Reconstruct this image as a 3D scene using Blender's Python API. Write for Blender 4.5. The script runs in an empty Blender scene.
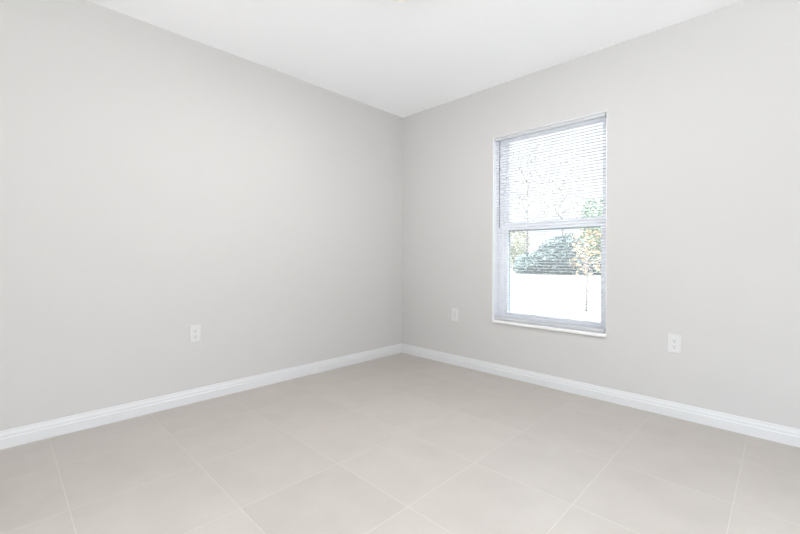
import bpy, bmesh, math, random
from mathutils import Vector, Matrix

C = bpy.context.scene.collection
scene = bpy.context.scene
PI = math.pi
random.seed(7)

# ------------------------------------------------------------------ camera
F_PX, PRINCIPAL_Y = 392.13, 258.3
YAW, ROLL = -0.775, 0.0042
d = Vector((math.sin(YAW), math.cos(YAW), 0))
r0 = Vector((math.cos(YAW), -math.sin(YAW), 0))
u0 = r0.cross(d)
r = r0 * math.cos(ROLL) + u0 * math.sin(ROLL)
u = -r0 * math.sin(ROLL) + u0 * math.cos(ROLL)
cam_data = bpy.data.cameras.new('camera')
cam = bpy.data.objects.new('camera', cam_data)
C.objects.link(cam)
cam.matrix_world = Matrix(((r.x, u.x, -d.x, 2.8423), (r.y, u.y, -d.y, -2.9317),
                           (r.z, u.z, -d.z, 0.9772), (0, 0, 0, 1)))
cam_data.sensor_width = 36.0
cam_data.lens = F_PX * 36.0 / 800.0
cam_data.shift_y = -(267.0 - PRINCIPAL_Y) / 800.0
cam_data.clip_start = 0.02
cam_data.clip_end = 500
scene.camera = cam

# ------------------------------------------------------------------ view, sky, sun
scene.view_settings.view_transform = 'Standard'
scene.view_settings.look = 'None'
scene.view_settings.gamma = 1.0
scene.view_settings.use_curve_mapping = False
scene.view_settings.exposure = 0.11
scene.cycles.max_bounces = 16
scene.cycles.diffuse_bounces = 12
scene.cycles.transparent_max_bounces = 24

SKY_STRENGTH = 1.0
SUN_STRENGTH = 25.0
LAMP_STRENGTH = 58.0

world = bpy.data.worlds.new('sky')
scene.world = world
world.use_nodes = True
nt = world.node_tree
nt.nodes.clear()
w_out = nt.nodes.new('ShaderNodeOutputWorld')
w_bg = nt.nodes.new('ShaderNodeBackground')
w_tc = nt.nodes.new('ShaderNodeTexCoord')
w_sep = nt.nodes.new('ShaderNodeSeparateXYZ')
w_ramp = nt.nodes.new('ShaderNodeValToRGB')
# bright hazy sky, three to four times brighter overhead than at the horizon
stops = ((0.0, (0.97, 0.985, 1.0), 1.20), (0.33, (0.93, 0.965, 1.0), 1.40), (0.40, (0.86, 0.93, 1.0), 6.0),
         (1.0, (0.78, 0.89, 1.0), 10.0))
w_ramp.color_ramp.elements[0].position = stops[0][0]
w_ramp.color_ramp.elements[1].position = stops[-1][0]
for p, c, k in stops[1:-1]:
    w_ramp.color_ramp.elements.new(p)
for e, (p, c, k) in zip(w_ramp.color_ramp.elements, stops):
    e.color = (c[0] * k, c[1] * k, c[2] * k, 1)
nt.links.new(w_tc.outputs['Generated'], w_sep.inputs[0])
nt.links.new(w_sep.outputs['Z'], w_ramp.inputs[0])
nt.links.new(w_ramp.outputs[0], w_bg.inputs['Color'])
w_bg.inputs['Strength'].default_value = SKY_STRENGTH
nt.links.new(w_bg.outputs[0], w_out.inputs['Surface'])

sun_data = bpy.data.lights.new('sun', 'SUN')
sun_data.energy = SUN_STRENGTH
sun_data.angle = math.radians(0.6)
sun_data.color = (1.0, 0.98, 0.965)
sun = bpy.data.objects.new('sun', sun_data)
C.objects.link(sun)
sun.location = (-8, -11, 14)
sun.rotation_euler = Vector((0.56, 0.33, -0.72)).to_track_quat('-Z', 'Y').to_euler()

# ------------------------------------------------------------------ materials
def principled(name, color, rough=0.5, spec=0.5, metallic=0.0):
    m = bpy.data.materials.new(name)
    m.use_nodes = True
    b = m.node_tree.nodes['Principled BSDF']
    b.inputs['Base Color'].default_value = (*color, 1)
    b.inputs['Roughness'].default_value = rough
    b.inputs['Specular IOR Level'].default_value = spec
    b.inputs['Metallic'].default_value = metallic
    return m


def add_bump(m, scale, strength, dist=0.002, detail=3.0):
    t = m.node_tree
    b = t.nodes['Principled BSDF']
    tc = t.nodes.new('ShaderNodeTexCoord')
    n = t.nodes.new('ShaderNodeTexNoise')
    n.inputs['Scale'].default_value = scale
    n.inputs['Detail'].default_value = detail
    bp = t.nodes.new('ShaderNodeBump')
    bp.inputs['Strength'].default_value = strength
    bp.inputs['Distance'].default_value = dist
    t.links.new(tc.outputs['Object'], n.inputs['Vector'])
    t.links.new(n.outputs['Fac'], bp.inputs['Height'])
    t.links.new(bp.outputs['Normal'], b.inputs['Normal'])
    return m


def mottle(m, c1, c2, scale, detail=4.0):
    t = m.node_tree
    b = t.nodes['Principled BSDF']
    tc = t.nodes.new('ShaderNodeTexCoord')
    n = t.nodes.new('ShaderNodeTexNoise')
    n.inputs['Scale'].default_value = scale
    n.inputs['Detail'].default_value = detail
    rp = t.nodes.new('ShaderNodeValToRGB')
    rp.color_ramp.elements[0].position = 0.35
    rp.color_ramp.elements[0].color = (*c1, 1)
    rp.color_ramp.elements[1].position = 0.65
    rp.color_ramp.elements[1].color = (*c2, 1)
    t.links.new(tc.outputs['Object'], n.inputs['Vector'])
    t.links.new(n.outputs['Fac'], rp.inputs[0])
    t.links.new(rp.outputs[0], b.inputs['Base Color'])
    return m


WALL_COLOR = (0.582, 0.573, 0.563)
m_wall = add_bump(principled('greige_wall_paint', WALL_COLOR, 0.62, 0.3), 140, 0.12, 0.001)
m_ceiling = add_bump(principled('white_ceiling_paint', (0.935, 0.94, 0.955), 0.8, 0.2), 60, 0.25, 0.002)
m_trim = principled('white_trim_paint', (0.67, 0.677, 0.685), 0.4, 0.4)
m_plate = principled('white_plastic', (0.66, 0.66, 0.655), 0.35, 0.5)
m_slot = principled('grey_slot', (0.24, 0.24, 0.24), 0.6, 0.3)
m_hole = principled('dark_hole', (0.06, 0.06, 0.06), 0.6, 0.3)
m_insert = principled('pale_grey_plastic', (0.60, 0.60, 0.60), 0.4, 0.5)
m_screw = principled('painted_screw', (0.7, 0.7, 0.69), 0.4, 0.5)
m_sill = mottle(principled('white_marble_sill', (0.82, 0.82, 0.82), 0.25, 0.5),
                (0.80, 0.80, 0.80), (0.86, 0.86, 0.86), 9)
m_frame = principled('white_window_frame', (0.91, 0.92, 0.95), 0.35, 0.5)
m_blind = principled('off_white_blind_metal', (0.55, 0.56, 0.58), 0.45, 0.4)
m_screen = principled('blue_grey_screen_frame', (0.30, 0.37, 0.44), 0.4, 0.5)
m_slat = principled('white_vinyl_slat', (0.83, 0.84, 0.87), 0.45, 0.4)
_t = m_slat.node_tree
_tl = _t.nodes.new('ShaderNodeBsdfTranslucent')
_tl.inputs['Color'].default_value = (0.86, 0.87, 0.92, 1)
_mx = _t.nodes.new('ShaderNodeMixShader')
_mx.inputs[0].default_value = 0.12
_t.links.new(_t.nodes['Principled BSDF'].outputs[0], _mx.inputs[1])
_t.links.new(_tl.outputs[0], _mx.inputs[2])
_t.links.new(_mx.outputs[0], _t.nodes['Material Output'].inputs['Surface'])
m_cord = principled('white_cord', (0.75, 0.75, 0.76), 0.8, 0.1)
m_wand = principled('grey_clear_wand', (0.27, 0.27, 0.31), 0.25, 0.5)
m_exterior = add_bump(principled('exterior_stucco', (0.6, 0.57, 0.52), 0.9, 0.1), 60, 0.3)


def make_floor_material():
    m = principled('beige_porcelain_tile', (0.55, 0.52, 0.49), 0.38, 0.5)
    t = m.node_tree
    b = t.nodes['Principled BSDF']
    L = t.links
    tc = t.nodes.new('ShaderNodeTexCoord')
    sep = t.nodes.new('ShaderNodeSeparateXYZ')
    L.new(tc.outputs['Object'], sep.inputs[0])

    def math_node(op, a, bb=None, c=None):
        n = t.nodes.new('ShaderNodeMath')
        n.operation = op
        for i, v in enumerate((a, bb, c)):
            if v is None:
                continue
            if isinstance(v, (int, float)):
                n.inputs[i].default_value = v
            else:
                L.new(v, n.inputs[i])
        return n.outputs[0]
    PX, X0, PY, Y0 = 0.4563, 0.4179, 0.4681, -0.3990
    gx = math_node('DIVIDE', math_node('SUBTRACT', sep.outputs['X'], X0), PX)
    gy = math_node('DIVIDE', math_node('SUBTRACT', sep.outputs['Y'], Y0), PY)
    def edge(g, p):
        f = math_node('FRACT', math_node('ADD', g, 100.5))      # 0.5 at a joint
        return math_node('MULTIPLY', math_node('ABSOLUTE', math_node('SUBTRACT', f, 0.5)), p)
    dist = math_node('MINIMUM', edge(gx, PX), edge(gy, PY))
    mask = t.nodes.new('ShaderNodeMapRange')                    # 1 in the joint, 0 on the tile
    mask.inputs['From Min'].default_value = 0.0013
    mask.inputs['From Max'].default_value = 0.0024
    mask.inputs['To Min'].default_value = 1.0
    mask.inputs['To Max'].default_value = 0.0
    L.new(dist, mask.inputs['Value'])
    # tile to tile variation
    cell = t.nodes.new('ShaderNodeCombineXYZ')
    L.new(math_node('FLOOR', gx), cell.inputs[0])
    L.new(math_node('FLOOR', gy), cell.inputs[1])
    wn = t.nodes.new('ShaderNodeTexWhiteNoise')
    L.new(cell.outputs[0], wn.inputs['Vector'])
    # soft stone clouding that differs from tile to tile
    off = t.nodes.new('ShaderNodeVectorMath')
    off.operation = 'MULTIPLY_ADD'
    L.new(wn.outputs['Color'], off.inputs[0])
    off.inputs[1].default_value = (8, 8, 8)
    L.new(tc.outputs['Object'], off.inputs[2])
    nz = t.nodes.new('ShaderNodeTexNoise')
    nz.inputs['Scale'].default_value = 5.5
    nz.inputs['Detail'].default_value = 6
    nz.inputs['Roughness'].default_value = 0.6
    L.new(off.outputs[0], nz.inputs['Vector'])
    rp = t.nodes.new('ShaderNodeValToRGB')
    rp.color_ramp.elements[0].position = 0.3
    rp.color_ramp.elements[0].color = (*FLOOR_A, 1)
    rp.color_ramp.elements[1].position = 0.7
    rp.color_ramp.elements[1].color = (*FLOOR_B, 1)
    L.new(nz.outputs['Fac'], rp.inputs[0])
    var = t.nodes.new('ShaderNodeMapRange')
    var.inputs['To Min'].default_value = 0.975
    var.inputs['To Max'].default_value = 1.025
    L.new(wn.outputs['Value'], var.inputs['Value'])
    mul = t.nodes.new('ShaderNodeVectorMath')
    mul.operation = 'SCALE'
    L.new(rp.outputs[0], mul.inputs[0])
    L.new(var.outputs[0], mul.inputs['Scale'])
    mix = t.nodes.new('ShaderNodeMix')
    mix.data_type = 'RGBA'
    L.new(mask.outputs[0], mix.inputs['Factor'])
    L.new(mul.outputs[0], mix.inputs[6])
    mix.inputs[7].default_value = (*GROUT, 1)
    L.new(mix.outputs[2], b.inputs['Base Color'])
    rmix = t.nodes.new('ShaderNodeMapRange')
    rmix.inputs['To Min'].default_value = 0.40
    rmix.inputs['To Max'].default_value = 0.8
    L.new(mask.outputs[0], rmix.inputs['Value'])
    L.new(rmix.outputs[0], b.inputs['Roughness'])
    bp = t.nodes.new('ShaderNodeBump')
    bp.inputs['Strength'].default_value = 0.25
    bp.inputs['Distance'].default_value = 0.001
    bp.invert = True
    L.new(mask.outputs[0], bp.inputs['Height'])
    L.new(bp.outputs['Normal'], b.inputs['Normal'])
    return m


FLOOR_A = (0.430, 0.393, 0.358)
FLOOR_B = (0.468, 0.429, 0.392)
GROUT = (0.54, 0.503, 0.462)
m_floor = make_floor_material()


def make_glass():
    m = bpy.data.materials.new('window_glass')
    m.use_nodes = True
    t = m.node_tree
    t.nodes.clear()
    o = t.nodes.new('ShaderNodeOutputMaterial')
    mix = t.nodes.new('ShaderNodeMixShader')
    fr = t.nodes.new('ShaderNodeFresnel')
    fr.inputs['IOR'].default_value = 1.45
    tr = t.nodes.new('ShaderNodeBsdfTransparent')
    tr.inputs['Color'].default_value = (0.97, 0.985, 0.98, 1)
    gl = t.nodes.new('ShaderNodeBsdfGlossy')
    gl.inputs['Roughness'].default_value = 0.0
    veil = t.nodes.new('ShaderNodeBsdfTranslucent')             # glare imitated by a pale veil mixed into the pane
    veil.inputs['Color'].default_value = (0.95, 0.97, 1.0, 1)
    clear = t.nodes.new('ShaderNodeMixShader')
    clear.inputs[0].default_value = 0.06
    t.links.new(tr.outputs[0], clear.inputs[1])
    t.links.new(veil.outputs[0], clear.inputs[2])
    t.links.new(fr.outputs[0], mix.inputs[0])
    t.links.new(clear.outputs[0], mix.inputs[1])
    t.links.new(gl.outputs[0], mix.inputs[2])
    t.links.new(mix.outputs[0], o.inputs['Surface'])
    return m


m_glass = make_glass()


def emitter(name, base, emit, strength, rough=0.4):
    m = principled(name, base, rough, 0.4)
    b = m.node_tree.nodes['Principled BSDF']
    b.inputs['Emission Color'].default_value = (*emit, 1)
    b.inputs['Emission Strength'].default_value = strength
    return m


m_diffuser = emitter('opal_diffuser', (0.85, 0.85, 0.84), (1.0, 0.995, 0.985), LAMP_STRENGTH)
m_rim = principled('beige_metal', (0.80, 0.73, 0.68), 0.5, 0.5, 0.0)

# ------------------------------------------------------------------ helpers
def link(name, bm, mat, parent=None, smooth=False, bevel=0.0, seg=2):
    me = bpy.data.meshes.new(name)
    bmesh.ops.recalc_face_normals(bm, faces=bm.faces)
    bm.to_mesh(me)
    bm.free()
    if smooth:
        me.polygons.foreach_set('use_smooth', [True] * len(me.polygons))
    me.materials.append(mat)
    o = bpy.data.objects.new(name, me)
    C.objects.link(o)
    if parent is not None:
        o.parent = parent
    if bevel:
        md = o.modifiers.new('bevel', 'BEVEL')
        md.width = bevel
        md.segments = seg
        md.limit_method = 'ANGLE'
        md.angle_limit = math.radians(40)
    return o


def empty(name, loc=(0, 0, 0), rz=0.0, parent=None):
    o = bpy.data.objects.new(name, None)
    o.empty_display_size = 0.1
    C.objects.link(o)
    o.location = loc
    o.rotation_euler = (0, 0, rz)
    if parent is not None:
        o.parent = parent
    return o


def tag(o, label, cat, group=None, kind=None):
    o['label'] = label
    o['category'] = cat
    if group:
        o['group'] = group
    if kind:
        o['kind'] = kind
    return o


def struct(o, label=None, cat=None):
    o['kind'] = 'structure'
    if label:
        o['label'] = label
    if cat:
        o['category'] = cat
    return o


def box(bm, x0, x1, y0, y1, z0, z1):
    vs = [bm.verts.new(p) for p in ((x0, y0, z0), (x1, y0, z0), (x1, y1, z0), (x0, y1, z0),
                                    (x0, y0, z1), (x1, y0, z1), (x1, y1, z1), (x0, y1, z1))]
    for f in ((0, 3, 2, 1), (4, 5, 6, 7), (0, 1, 5, 4), (1, 2, 6, 5), (2, 3, 7, 6), (3, 0, 4, 7)):
        bm.faces.new([vs[i] for i in f])


def box_bm(*a):
    bm = bmesh.new()
    box(bm, *a)
    return bm


def ring_bm(ox0, ox1, oz0, oz1, ix0, ix1, iz0, iz1, y0, y1):
    """a slab in the xz plane with a rectangular opening, one closed surface"""
    bm = bmesh.new()
    V = []
    for y in (y0, y1):
        o = [bm.verts.new(p) for p in ((ox0, y, oz0), (ox1, y, oz0), (ox1, y, oz1), (ox0, y, oz1))]
        i = [bm.verts.new(p) for p in ((ix0, y, iz0), (ix1, y, iz0), (ix1, y, iz1), (ix0, y, iz1))]
        V.append((o, i))
    for k in range(4):
        j = (k + 1) % 4
        for o, i in V:
            bm.faces.new((o[k], o[j], i[j], i[k]))
        bm.faces.new((V[0][0][k], V[0][0][j], V[1][0][j], V[1][0][k]))
        bm.faces.new((V[0][1][k], V[0][1][j], V[1][1][j], V[1][1][k]))
    return bm


def tube_bm(pts, rads, n=8, bm=None):
    bm = bm or bmesh.new()
    rings = []
    for i, p in enumerate(pts):
        p = Vector(p)
        a = Vector(pts[max(i - 1, 0)])
        b = Vector(pts[min(i + 1, len(pts) - 1)])
        t = (b - a).normalized()
        s = t.orthogonal().normalized()
        if abs(t.z) < 0.99:
            s = t.cross(Vector((0, 0, 1))).normalized()
        w = t.cross(s)
        rr = rads[i] if hasattr(rads, '__len__') else rads
        rings.append([bm.verts.new(p + (s * math.cos(2 * PI * k / n) + w * math.sin(2 * PI * k / n)) * rr)
                      for k in range(n)])
    for a, b in zip(rings, rings[1:]):
        for k in range(n):
            bm.faces.new((a[k], a[(k + 1) % n], b[(k + 1) % n], b[k]))
    bm.faces.new(rings[0][::-1])
    bm.faces.new(rings[-1])
    return bm


def lathe_bm(profile, n=48, closed=False):
    bm = bmesh.new()
    rings = []
    for rr, z in profile:
        if rr < 1e-6:
            rings.append([bm.verts.new((0, 0, z))])
        else:
            rings.append([bm.verts.new((rr * math.cos(2 * PI * k / n), rr * math.sin(2 * PI * k / n), z))
                          for k in range(n)])
    pairs = list(zip(rings, rings[1:]))
    if closed:
        pairs.append((rings[-1], rings[0]))
    for a, b in pairs:
        for k in range(n):
            j = (k + 1) % n
            if len(a) == 1 and len(b) == 1:
                continue
            if len(a) == 1:
                bm.faces.new((a[0], b[j], b[k]))
            elif len(b) == 1:
                bm.faces.new((a[k], a[j], b[0]))
            else:
                bm.faces.new((a[k], a[j], b[j], b[k]))
    return bm


# ------------------------------------------------------------------ room shell
H = 2.44
RX, RY = 4.1, -4.2            # far sides of the room, behind the camera
WT = 0.20                     # wall thickness
WX0, WX1, WZ0, WZ1 = 1.073, 1.966, 0.440, 2.003   # window opening

struct(link('floor', box_bm(-WT, RX + WT, RY - WT, WT, -0.12, 0), m_floor))
struct(link('ceiling', box_bm(-WT, RX + WT, RY - WT, WT, H, H + 0.2), m_ceiling))
struct(link('wall_left', box_bm(-WT, 0, RY - WT, WT, 0, H), m_wall))
struct(link('wall_right', ring_bm(0, RX, 0, H, WX0, WX1, WZ0, WZ1, 0, WT), m_wall))
# unseen opening added behind the camera to let daylight in
struct(link('wall_rear', ring_bm(0, RX, 0, H, 1.7, 3.95, 0.0, 2.25, RY - WT, RY), m_wall))
side = ring_bm(RY - WT, WT, 0, H, -3.5, -1.0, 0.0, 2.25, 0, WT)  # unseen opening added to even out the light on the left wall
for v in side.verts:                                   # turned to run along y at x = RX
    v.co = Vector((RX + v.co.y, v.co.x, v.co.z))
struct(link('wall_side', side, m_wall))

BASE_PROFILE = ((0, 0), (0.0135, 0), (0.0135, 0.050), (0.0125, 0.053), (0.0095, 0.056), (0.0095, 0.064),
                (0.0085, 0.070), (0.0060, 0.077), (0.0045, 0.083), (0.0042, 0.088), (0.0025, 0.091), (0, 0.091))


def baseboard(name, a, b, inward):
    """moulded skirting from a to b, mitred at both inner corners"""
    a, b, n = Vector((*a, 0)), Vector((*b, 0)), Vector((*inward, 0))
    t = (b - a).normalized()
    bm = bmesh.new()
    A = [bm.verts.new(a + n * p + t * p + Vector((0, 0, z))) for p, z in BASE_PROFILE]
    B = [bm.verts.new(b + n * p - t * p + Vector((0, 0, z))) for p, z in BASE_PROFILE]
    k = len(A)
    for i in range(k):
        j = (i + 1) % k
        bm.faces.new((A[i], A[j], B[j], B[i]))
    bm.faces.new(A)
    bm.faces.new(B[::-1])
    return struct(link(name, bm, m_trim))


baseboard('baseboard_left', (0, RY), (0, 0), (1, 0))
baseboard('baseboard_right', (0, 0), (RX, 0), (0, -1))
baseboard('baseboard_side', (RX, 0), (RX, -0.98), (-1, 0))

# ------------------------------------------------------------------ window
win = struct(empty('window_1', ((WX0 + WX1) / 2, 0.14, WZ0)),
             'white single-hung window behind the blind in the right wall', 'window')
def wpart(name, bm, mat, parent=win, **kw):
    for v in bm.verts:
        v.co -= Vector(win.location)
    return link(name, bm, mat, parent, **kw)

SILL_T = 0.462
FX0, FX1 = WX0 + 0.034, WX1 - 0.034
FZ0, FZ1 = SILL_T + 0.024, WZ1 - 0.009
MEET = 1.250
wpart('window_frame', ring_bm(WX0, WX1, SILL_T, WZ1, FX0, FX1, FZ0, FZ1, 0.108, 0.185), m_frame, bevel=0.002)
GX0, GX1 = FX0 + 0.038, FX1 - 0.038
# lower sash in the inner track, upper sash in the outer track
low = wpart('lower_sash', ring_bm(FX0, FX1, FZ0, MEET + 0.012, GX0, GX1, FZ0 + 0.034, MEET - 0.028, 0.116, 0.142),
            m_frame, bevel=0.002)
upp = wpart('upper_sash', ring_bm(FX0, FX1, MEET - 0.006, FZ1, GX0, GX1, MEET + 0.036, FZ1 - 0.008, 0.146, 0.172),
            m_frame, bevel=0.002)
def pane(parent, z0, z1, y):
    return wpart('pane', box_bm(GX0 - 0.004, GX1 + 0.004, y - 0.002, y + 0.002, z0 - 0.004, z1 + 0.004),
                 m_glass, parent)
pane(low, FZ0 + 0.034, MEET - 0.028, 0.129)
pane(upp, MEET + 0.036, FZ1 - 0.008, 0.159)
wpart('screen_frame', ring_bm(FX0, FX1, FZ0 + 0.004, MEET, GX0 - 0.006, GX1 + 0.006, FZ0 + 0.03, MEET - 0.038, 0.1735, 0.1815),
      m_screen)
lk = bmesh.new()
box(lk, (WX0 + WX1) / 2 - 0.028, (WX0 + WX1) / 2 + 0.028, 0.118, 0.140, MEET + 0.0125, MEET + 0.020)
box(lk, (WX0 + WX1) / 2 - 0.008, (WX0 + WX1) / 2 + 0.030, 0.122, 0.134, MEET + 0.020, MEET + 0.028)
wpart('sash_lock', lk, m_frame, bevel=0.0015)
rt = 0.003
for x in (WX0, WX1 - rt):
    wpart('window_return', box_bm(x, x + rt, 0.0005, 0.107, SILL_T, WZ1 - rt), m_frame)
wpart('window_return', box_bm(WX0, WX1, 0.0005, 0.107, WZ1 - rt, WZ1), m_frame)
wpart('window_sill', box_bm(WX0 + 0.0005, WX1 - 0.0005, 0.0, 0.107, WZ0 + 0.0005, SILL_T - 0.0003), m_sill, bevel=0.003)

wpart('sill_nose', box_bm(WX0 + 0.014, WX1 + 0.006, -0.020, -0.0005, WZ0, SILL_T - 0.0003), m_sill, bevel=0.003)

# ------------------------------------------------------------------ venetian blind
BX0, BX1 = WX0 + 0.008, WX1 - 0.014
BY = 0.030                                   # centre of the slats, just inside the opening
blind = tag(empty('venetian_blind', ((BX0 + BX1) / 2, BY, WZ1)),
            'white open horizontal mini blind hanging in the window opening', 'blind')
def bpart(name, bm, mat, parent=blind, **kw):
    for v in bm.verts:
        v.co -= Vector(blind.location)
    return link(name, bm, mat, parent, **kw)

bpart('headrail', box_bm(BX0, BX1, BY - 0.0185, BY + 0.0185, WZ1 - 0.0290, WZ1 - 0.0033), m_blind, bevel=0.002)
RAIL_T = 0.4885
bpart('bottom_rail', box_bm(BX0, BX1, BY - 0.0125, BY + 0.0125, SILL_T + 0.0035, RAIL_T), m_blind, bevel=0.002)


def slat_bm(z):
    """a thin crowned strip, 25 mm deep"""
    bm = bmesh.new()
    n, half, sag, th = 6, 0.0125, 0.0022, 0.0003
    rows = []
    for i in range(n + 1):
        q = -1 + 2 * i / n
        y = BY + half * q
        zz = z + sag * (1 - q * q) + SLAT_TILT * q
        rows.append([bm.verts.new((x, y, zz + s)) for x in (BX0 + 0.002, BX1 - 0.002) for s in (0, th)])
    for a, b in zip(rows, rows[1:]):
        bm.faces.new((a[1], a[3], b[3], b[1]))
        bm.faces.new((a[0], b[0], b[2], a[2]))
        bm.faces.new((a[0], a[1], b[1], b[0]))
        bm.faces.new((a[2], b[2], b[3], a[3]))
    bm.faces.new((rows[0][0], rows[0][2], rows[0][3], rows[0][1]))
    bm.faces.new((rows[-1][0], rows[-1][1], rows[-1][3], rows[-1][2]))
    return bm


SLAT_TILT = -0.0014
N_SLATS = 67
Z_LOW, Z_HIGH = RAIL_T + 0.016, WZ1 - 0.038
pitch = (Z_HIGH - Z_LOW) / (N_SLATS - 1)
first = bpart('slat', slat_bm(Z_LOW), m_slat)
for k in range(1, N_SLATS):
    s = first.copy()
    C.objects.link(s)
    s.parent = blind
    s.location = (0, 0, pitch * k)
for x in (BX0 + 0.145, (BX0 + BX1) / 2, BX1 - 0.145):
    bm = tube_bm([(x, BY - 0.0135, RAIL_T - 0.002), (x, BY - 0.0135, WZ1 - 0.025)], 0.0006, 6)
    tube_bm([(x, BY + 0.0135, RAIL_T - 0.002), (x, BY + 0.0135, WZ1 - 0.025)], 0.0006, 6, bm)
    bpart('ladder_cord', bm, m_cord)
wx = 1.138
wand = bpart('tilt_wand', tube_bm([(wx, -0.004, 1.236), (wx, -0.004, 1.25), (wx, -0.003, 1.962)],
                                  [0.0056, 0.0050, 0.0046], 6), m_wand)
bpart('wand_hook', tube_bm([(wx, -0.003, 1.960), (wx, -0.004, 1.972), (wx, 0.002, 1.981), (wx, 0.013, 1.983)],
                           0.0016, 6), m_screw, wand)

# ------------------------------------------------------------------ wall outlets
def rounded_rect(bm, w, h, rad, y0, y1, cx=0, cz=0, n=5, inset=0.0):
    """rounded rectangular block; the face at y1 (towards the room) is drawn in by inset"""
    def loop(y, k):
        pts = []
        for sx, sz, a0 in ((1, 1, 0), (-1, 1, 90), (-1, -1, 180), (1, -1, 270)):
            for i in range(n + 1):
                a = math.radians(a0 + 90 * i / n)
                pts.append(bm.verts.new((cx + sx * (w / 2 - k - rad) + rad * math.cos(a), y,
                                         cz + sz * (h / 2 - k - rad) + rad * math.sin(a))))
        return pts
    loops = [loop(y0, 0), loop(y0 + (y1 - y0) * 0.45, 0), loop(y1, inset)]
    bm.faces.new(loops[0])
    bm.faces.new(loops[-1][::-1])
    for a, b in zip(loops, loops[1:]):
        for k in range(len(a)):
            j = (k + 1) % len(a)
            bm.faces.new((a[k], a[j], b[j], b[k]))
    return bm


def disc(bm, cx, cz, rad, y0, y1, n=16, flat=None):
    a, b = [], []
    for k in range(n):
        x = rad * math.cos(2 * PI * k / n)
        z = rad * math.sin(2 * PI * k / n)
        if flat is not None:
            z = max(-flat, min(flat, z))
        a.append(bm.verts.new((cx + x, y0, cz + z)))
        b.append(bm.verts.new((cx + x, y1, cz + z)))
    bm.faces.new(a)
    bm.faces.new(b[::-1])
    for k in range(n):
        j = (k + 1) % n
        bm.faces.new((a[k], a[j], b[j], b[k]))
    return bm


# local axes: wall in the plane y = 0, the room towards -y
def duplex_outlet(loc, rz, label, group):
    t = tag(empty('wall_outlet', loc, rz), label, 'outlet', group)
    link('cover_plate', rounded_rect(bmesh.new(), 0.070, 0.114, 0.003, 0.0, -0.0062, inset=0.0028), m_plate, t)
    for s in (1, -1):
        cz = 0.0195 * s
        rec = link('receptacle', disc(bmesh.new(), 0, cz, 0.0172, -0.0060, -0.0080, 32, 0.0142), m_plate, t)
        for name, x, h in (('slot', -0.0062, 0.0085), ('slot', 0.0062, 0.0070)):
            link(name, box_bm(x - 0.0012, x + 0.0012, -0.0083, -0.0078, cz + 0.004 - h / 2, cz + 0.004 + h / 2),
                 m_slot, rec)
        link('ground_hole', disc(bmesh.new(), 0, cz - 0.0078, 0.0030, -0.0078, -0.0084, 14), m_hole, rec)
    link('screw', disc(bmesh.new(), 0, 0, 0.0030, -0.0060, -0.0072, 14), m_screw, t)
    return t


duplex_outlet((0.0, -2.006, 0.463), PI / 2, 'white duplex outlet low on the left wall, away from the window', None)
duplex_outlet((2.3585, 0.0, 0.4555), 0.0, 'white duplex outlet low on the right wall, right of the window', None)

t = tag(empty('wall_outlet', (0.683, 0.0, 0.461)), 'white wall plate with tall narrow insert between room corner and window',
        'outlet')
link('cover_plate', rounded_rect(bmesh.new(), 0.070, 0.112, 0.003, 0.0, -0.0062, inset=0.0028), m_plate, t)
ins = link('insert', rounded_rect(bmesh.new(), 0.033, 0.066, 0.002, -0.0060, -0.0072, inset=0.0006), m_insert, t)
for s in (1, -1):
    link('screw', disc(bmesh.new(), 0, 0.047 * s, 0.0030, -0.0060, -0.0070, 14), m_screw, t)

# ------------------------------------------------------------------ ceiling light
lamp = tag(empty('ceiling_light', (1.4825, -1.5445, H)),
           'flush ceiling light with a beige metal rim at the top edge of the picture', 'ceiling light')
link('base_pan', lathe_bm([(0, 0), (0.150, 0), (0.150, -0.030), (0, -0.030)], 64), m_plate, lamp)
link('rim', lathe_bm([(0.172, -0.004), (0.180, -0.002), (0.186, -0.012), (0.187, -0.056), (0.184, -0.068), (0.180, -0.070),
                      (0.170, -0.069), (0.169, -0.050)], 96, True), m_rim, lamp, smooth=True)
link('diffuser', lathe_bm([(0, -0.0675), (0.12, -0.0675), (0.169, -0.067), (0.169, -0.050), (0, -0.050)], 64),
     m_diffuser, lamp, smooth=True)
link('finial', lathe_bm([(0, -0.066), (0.012, -0.0665), (0.012, -0.069), (0.006, -0.073), (0.007, -0.078), (0, -0.082)], 24),
     m_rim, lamp, smooth=True)

# ------------------------------------------------------------------ outdoors
GZ = -0.20
m_ground = mottle(principled('pale_dry_lawn', (0.6, 0.58, 0.5), 0.95, 0.05), (0.155, 0.150, 0.136), (0.19, 0.184, 0.166), 0.35)
struct(link('ground', box_bm(-130, 130, -130, 190, GZ - 0.3, GZ), m_ground), 'pale bleached lawn outside the window', 'lawn')
struct(link('bounce_slab', box_bm(-5, 16, -16, RY - WT - 0.01, GZ + 0.001, GZ + 0.08),  # unseen slab, added to bounce sunlight up through the openings
            mottle(principled('bounce_concrete', (0.5, 0.5, 0.5), 0.8, 0.2), (0.40, 0.40, 0.40), (0.44, 0.44, 0.435), 1.5)),
       'pale slab added behind the room to bounce sunlight inside', 'bounce_slab')


def foliage_material(name, c1, c2):
    m = mottle(principled(name, c1, 0.7, 0.2), c1, c2, 2.5)
    m.node_tree.nodes['Principled BSDF'].inputs['Subsurface Weight'].default_value = 0.0
    return m


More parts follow.
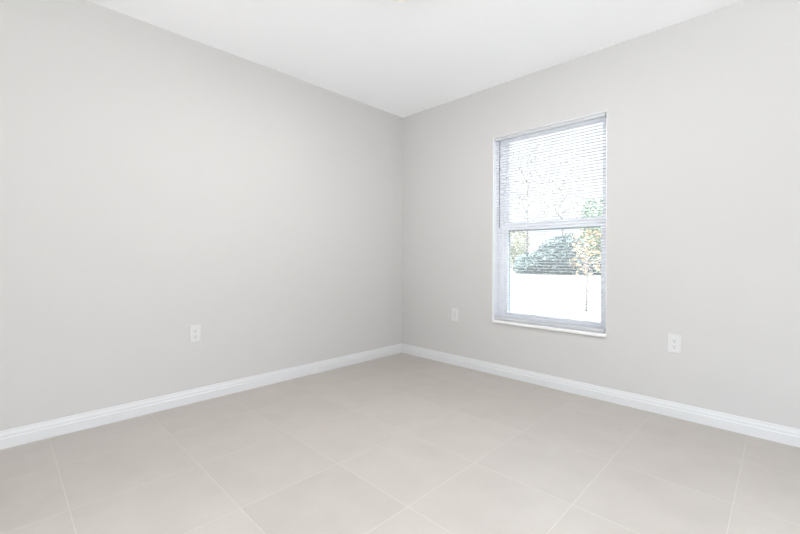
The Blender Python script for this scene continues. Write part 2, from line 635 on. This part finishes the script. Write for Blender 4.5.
m_hedge = foliage_material('dark_green_foliage', (0.085, 0.115, 0.112), (0.135, 0.175, 0.165))
m_green = foliage_material('green_foliage', (0.12, 0.185, 0.115), (0.20, 0.265, 0.17))
m_pale = foliage_material('pale_yellow_foliage', (0.23, 0.235, 0.155), (0.30, 0.295, 0.20))
m_sparse = foliage_material('thin_grey_green_foliage', (0.17, 0.185, 0.12), (0.23, 0.23, 0.16))
m_autumn = foliage_material('orange_foliage', (0.44, 0.22, 0.11), (0.46, 0.36, 0.18))
m_bark = mottle(principled('grey_bark', (0.22, 0.20, 0.19), 0.9, 0.1), (0.18, 0.165, 0.155), (0.26, 0.24, 0.23), 8)


def leaves_mesh(rng, lobes, n, size):
    """leaf blades scattered through ellipsoid lobes (centre, radii)"""
    verts, faces = [], []
    weights = [l[1][0] * l[1][1] * l[1][2] for l in lobes]
    for _ in range(n):
        c, rad = rng.choices(lobes, weights)[0]
        while True:
            p = Vector((rng.uniform(-1, 1), rng.uniform(-1, 1), rng.uniform(-1, 1)))
            if 0.05 < p.length < 1:
                break
        p = p * (p.length ** -0.45)                    # more leaves near the outside
        pos = Vector((c[0] + p.x * rad[0], c[1] + p.y * rad[1], max(c[2] + p.z * rad[2], 0.03)))
        a = Vector((rng.gauss(0, 1), rng.gauss(0, 1), rng.gauss(0, 1))).normalized()
        b = a.orthogonal().normalized()
        s = size * rng.uniform(0.6, 1.3)
        i = len(verts)
        verts += [pos - a * s, pos + b * s * 0.45 , pos + a * s, pos - b * s * 0.45]
        faces.append((i, i + 1, i + 2, i + 3))
    return verts, faces


def plant(name, label, cat, loc, lobes, n, size, mat, trunk=None, branches=(), group=None, seed=1):
    rng = random.Random(seed)
    root = tag(empty(name, loc), label, cat, group)
    v, f = leaves_mesh(rng, lobes, n, size)
    me = bpy.data.meshes.new('foliage')
    me.from_pydata(v, [], f)
    me.materials.append(mat)
    o = bpy.data.objects.new('foliage', me)
    C.objects.link(o)
    o.parent = root
    if trunk:
        link('trunk', tube_bm(trunk[0], trunk[1], 8), m_bark, root, smooth=True)
    for br in branches:
        link('branch', tube_bm(br[0], br[1], 6), m_bark, root, smooth=True)
    return root


G = 'trees and bushes across the lawn'
plant('hedge', 'broad dark green hedge clump across the lawn', 'hedge', (-9.9, 26.3, GZ),
      [((-1.1, -0.2, 0.8), (1.55, 1.2, 0.95)), ((-0.6, -0.1, 1.0), (0.9, 1.0, 0.80)), ((-1.9, -0.2, 0.5), (0.85, 0.9, 0.70)),
       ((0.7, 0.2, 1.3), (1.8, 1.4, 1.55)), ((1.2, 0.3, 2.0), (1.2, 1.1, 1.05)), ((-0.2, 0.2, 1.0), (1.0, 1.0, 1.3)),
       ((2.0, 0.2, 1.0), (1.0, 1.0, 1.2))],
      7600, 0.135, m_hedge, ([(0.7, 0.2, 0), (0.73, 0.2, 1.4)], [0.10, 0.06]), group=G, seed=2)
plant('bush', 'low dark bush behind the orange young tree', 'bush', (-6.9, 29.0, GZ),
      [((0, 0, 0.55), (1.3, 1.0, 0.75)), ((0.9, 0.2, 0.5), (1.1, 0.9, 0.65))],
      2200, 0.12, m_hedge, ([(0, 0, 0), (0, 0, 0.5)], [0.06, 0.04]), group=G, seed=3)
plant('evergreen_tree', 'narrow dark green tree rising right of the hedge clump', 'tree', (-8.3, 30.6, GZ),
      [((0, 0, 4.6), (0.75, 0.75, 1.5)), ((0.1, 0, 3.2), (1.0, 1.0, 1.4)), ((-0.1, 0, 2.0), (1.1, 1.1, 1.2))],
      2600, 0.14, m_green, ([(0, 0, 0), (0.05, 0, 2.5), (0, 0, 5.6)], [0.14, 0.10, 0.03]), group=G, seed=4)
plant('leafy_tree', 'green leafy tree at the right edge of the window', 'tree', (-4.2, 22.5, GZ),
      [((0, 0, 4.6), (0.9, 0.9, 1.0)), ((-0.7, 0, 3.6), (0.7, 0.7, 0.9)), ((0.7, 0.2, 3.4), (1.0, 0.9, 1.2)),
       ((0.1, 0, 5.5), (0.6, 0.6, 0.5))],
      1500, 0.12, m_green, ([(0, 0, 0), (-0.05, 0, 1.8), (0.05, 0, 5.2)], [0.12, 0.09, 0.02]),
      [([(-0.03, 0, 1.9), (-0.5, 0, 2.9), (-0.8, 0, 3.7)], [0.05, 0.035, 0.015]),
       ([(0, 0, 2.2), (0.5, 0.1, 3.0), (0.9, 0.2, 3.7)], [0.05, 0.035, 0.015])], group=G, seed=5)
plant('leafy_tree', 'pale yellow green tree left of the dark hedge clump', 'tree', (-15.9, 32.0, GZ),
      [((0, 0, 2.9), (1.5, 1.3, 1.5)), ((0.3, 0, 1.4), (1.2, 1.1, 1.3)), ((-1.0, 0, 1.8), (1.1, 1.0, 1.6))],
      2300, 0.13, m_pale, ([(0, 0, 0), (0.05, 0, 1.8), (0, 0, 3.8)], [0.12, 0.09, 0.03]), group=G, seed=6)


def sparse_tree(loc, label, h, spread, n, seed):
    rng = random.Random(seed)
    lobes, branches = [], []
    for k in range(9):
        a = 2.4 * k + rng.uniform(-0.3, 0.3)
        z0 = h * (0.38 + 0.05 * k)
        rr = spread * (1.0 - 0.06 * k) * rng.uniform(0.75, 1.1)
        tip = (rr * math.cos(a), rr * math.sin(a), z0 + h * 0.16)
        branches.append(([(0, 0, z0), (tip[0] * 0.5, tip[1] * 0.5, z0 + h * 0.05), tip], [0.06, 0.04, 0.012]))
        lobes.append((tip, (spread * 0.55, spread * 0.55, h * 0.085)))
    lobes.append(((0, 0, h * 0.93), (spread * 0.5, spread * 0.5, h * 0.09)))
    return plant('sparse_tree', label, 'tree', loc, lobes, n, 0.11, m_sparse,
                 ([(0, 0, 0), (0.08, 0, h * 0.4), (0, 0, h * 0.95)], [0.12, 0.09, 0.015]), branches, G, seed)


sparse_tree((-13.6, 30.0, GZ), 'thin pale tree seen above the left half of the hedge clump', 11.0, 1.9, 520, 11)
sparse_tree((-12.9, 36.0, GZ), 'thin pale tree seen above the middle of the hedge clump', 10.8, 2.1, 480, 12)

rng = random.Random(5)
lobes, branches = [], []
for k, (z, x, y) in enumerate(((0.55, -0.22, 0.05), (0.62, 0.20, -0.08), (0.80, -0.12, -0.10), (0.95, 0.10, 0.12),
                               (1.10, -0.22, 0.02), (1.18, 0.22, 0.0), (1.35, -0.12, 0.1), (1.42, 0.16, -0.1),
                               (1.60, -0.16, 0.0), (1.66, 0.14, 0.08), (1.85, 0.0, 0.0))):
    branches.append(([(0, 0, z - 0.22), (x * 0.5, y * 0.5, z - 0.08), (x, y, z)], [0.009, 0.006, 0.003]))
    if z > 0.9:
        lobes.append(((x * 0.9, y * 0.9, z), (0.20, 0.20, 0.17)))
    else:
        lobes.append(((x, y, z), (0.13, 0.13, 0.11)))
plant('young_tree', 'small young tree with orange and yellow leaves on the lawn', 'tree', (-0.33, 6.3, GZ),
      lobes, 360, 0.034, m_autumn, ([(0, 0, 0), (0.01, 0, 0.7), (-0.01, 0, 1.4), (0, 0, 2.0)], [0.028, 0.022, 0.014, 0.005]),
      branches, seed=21)
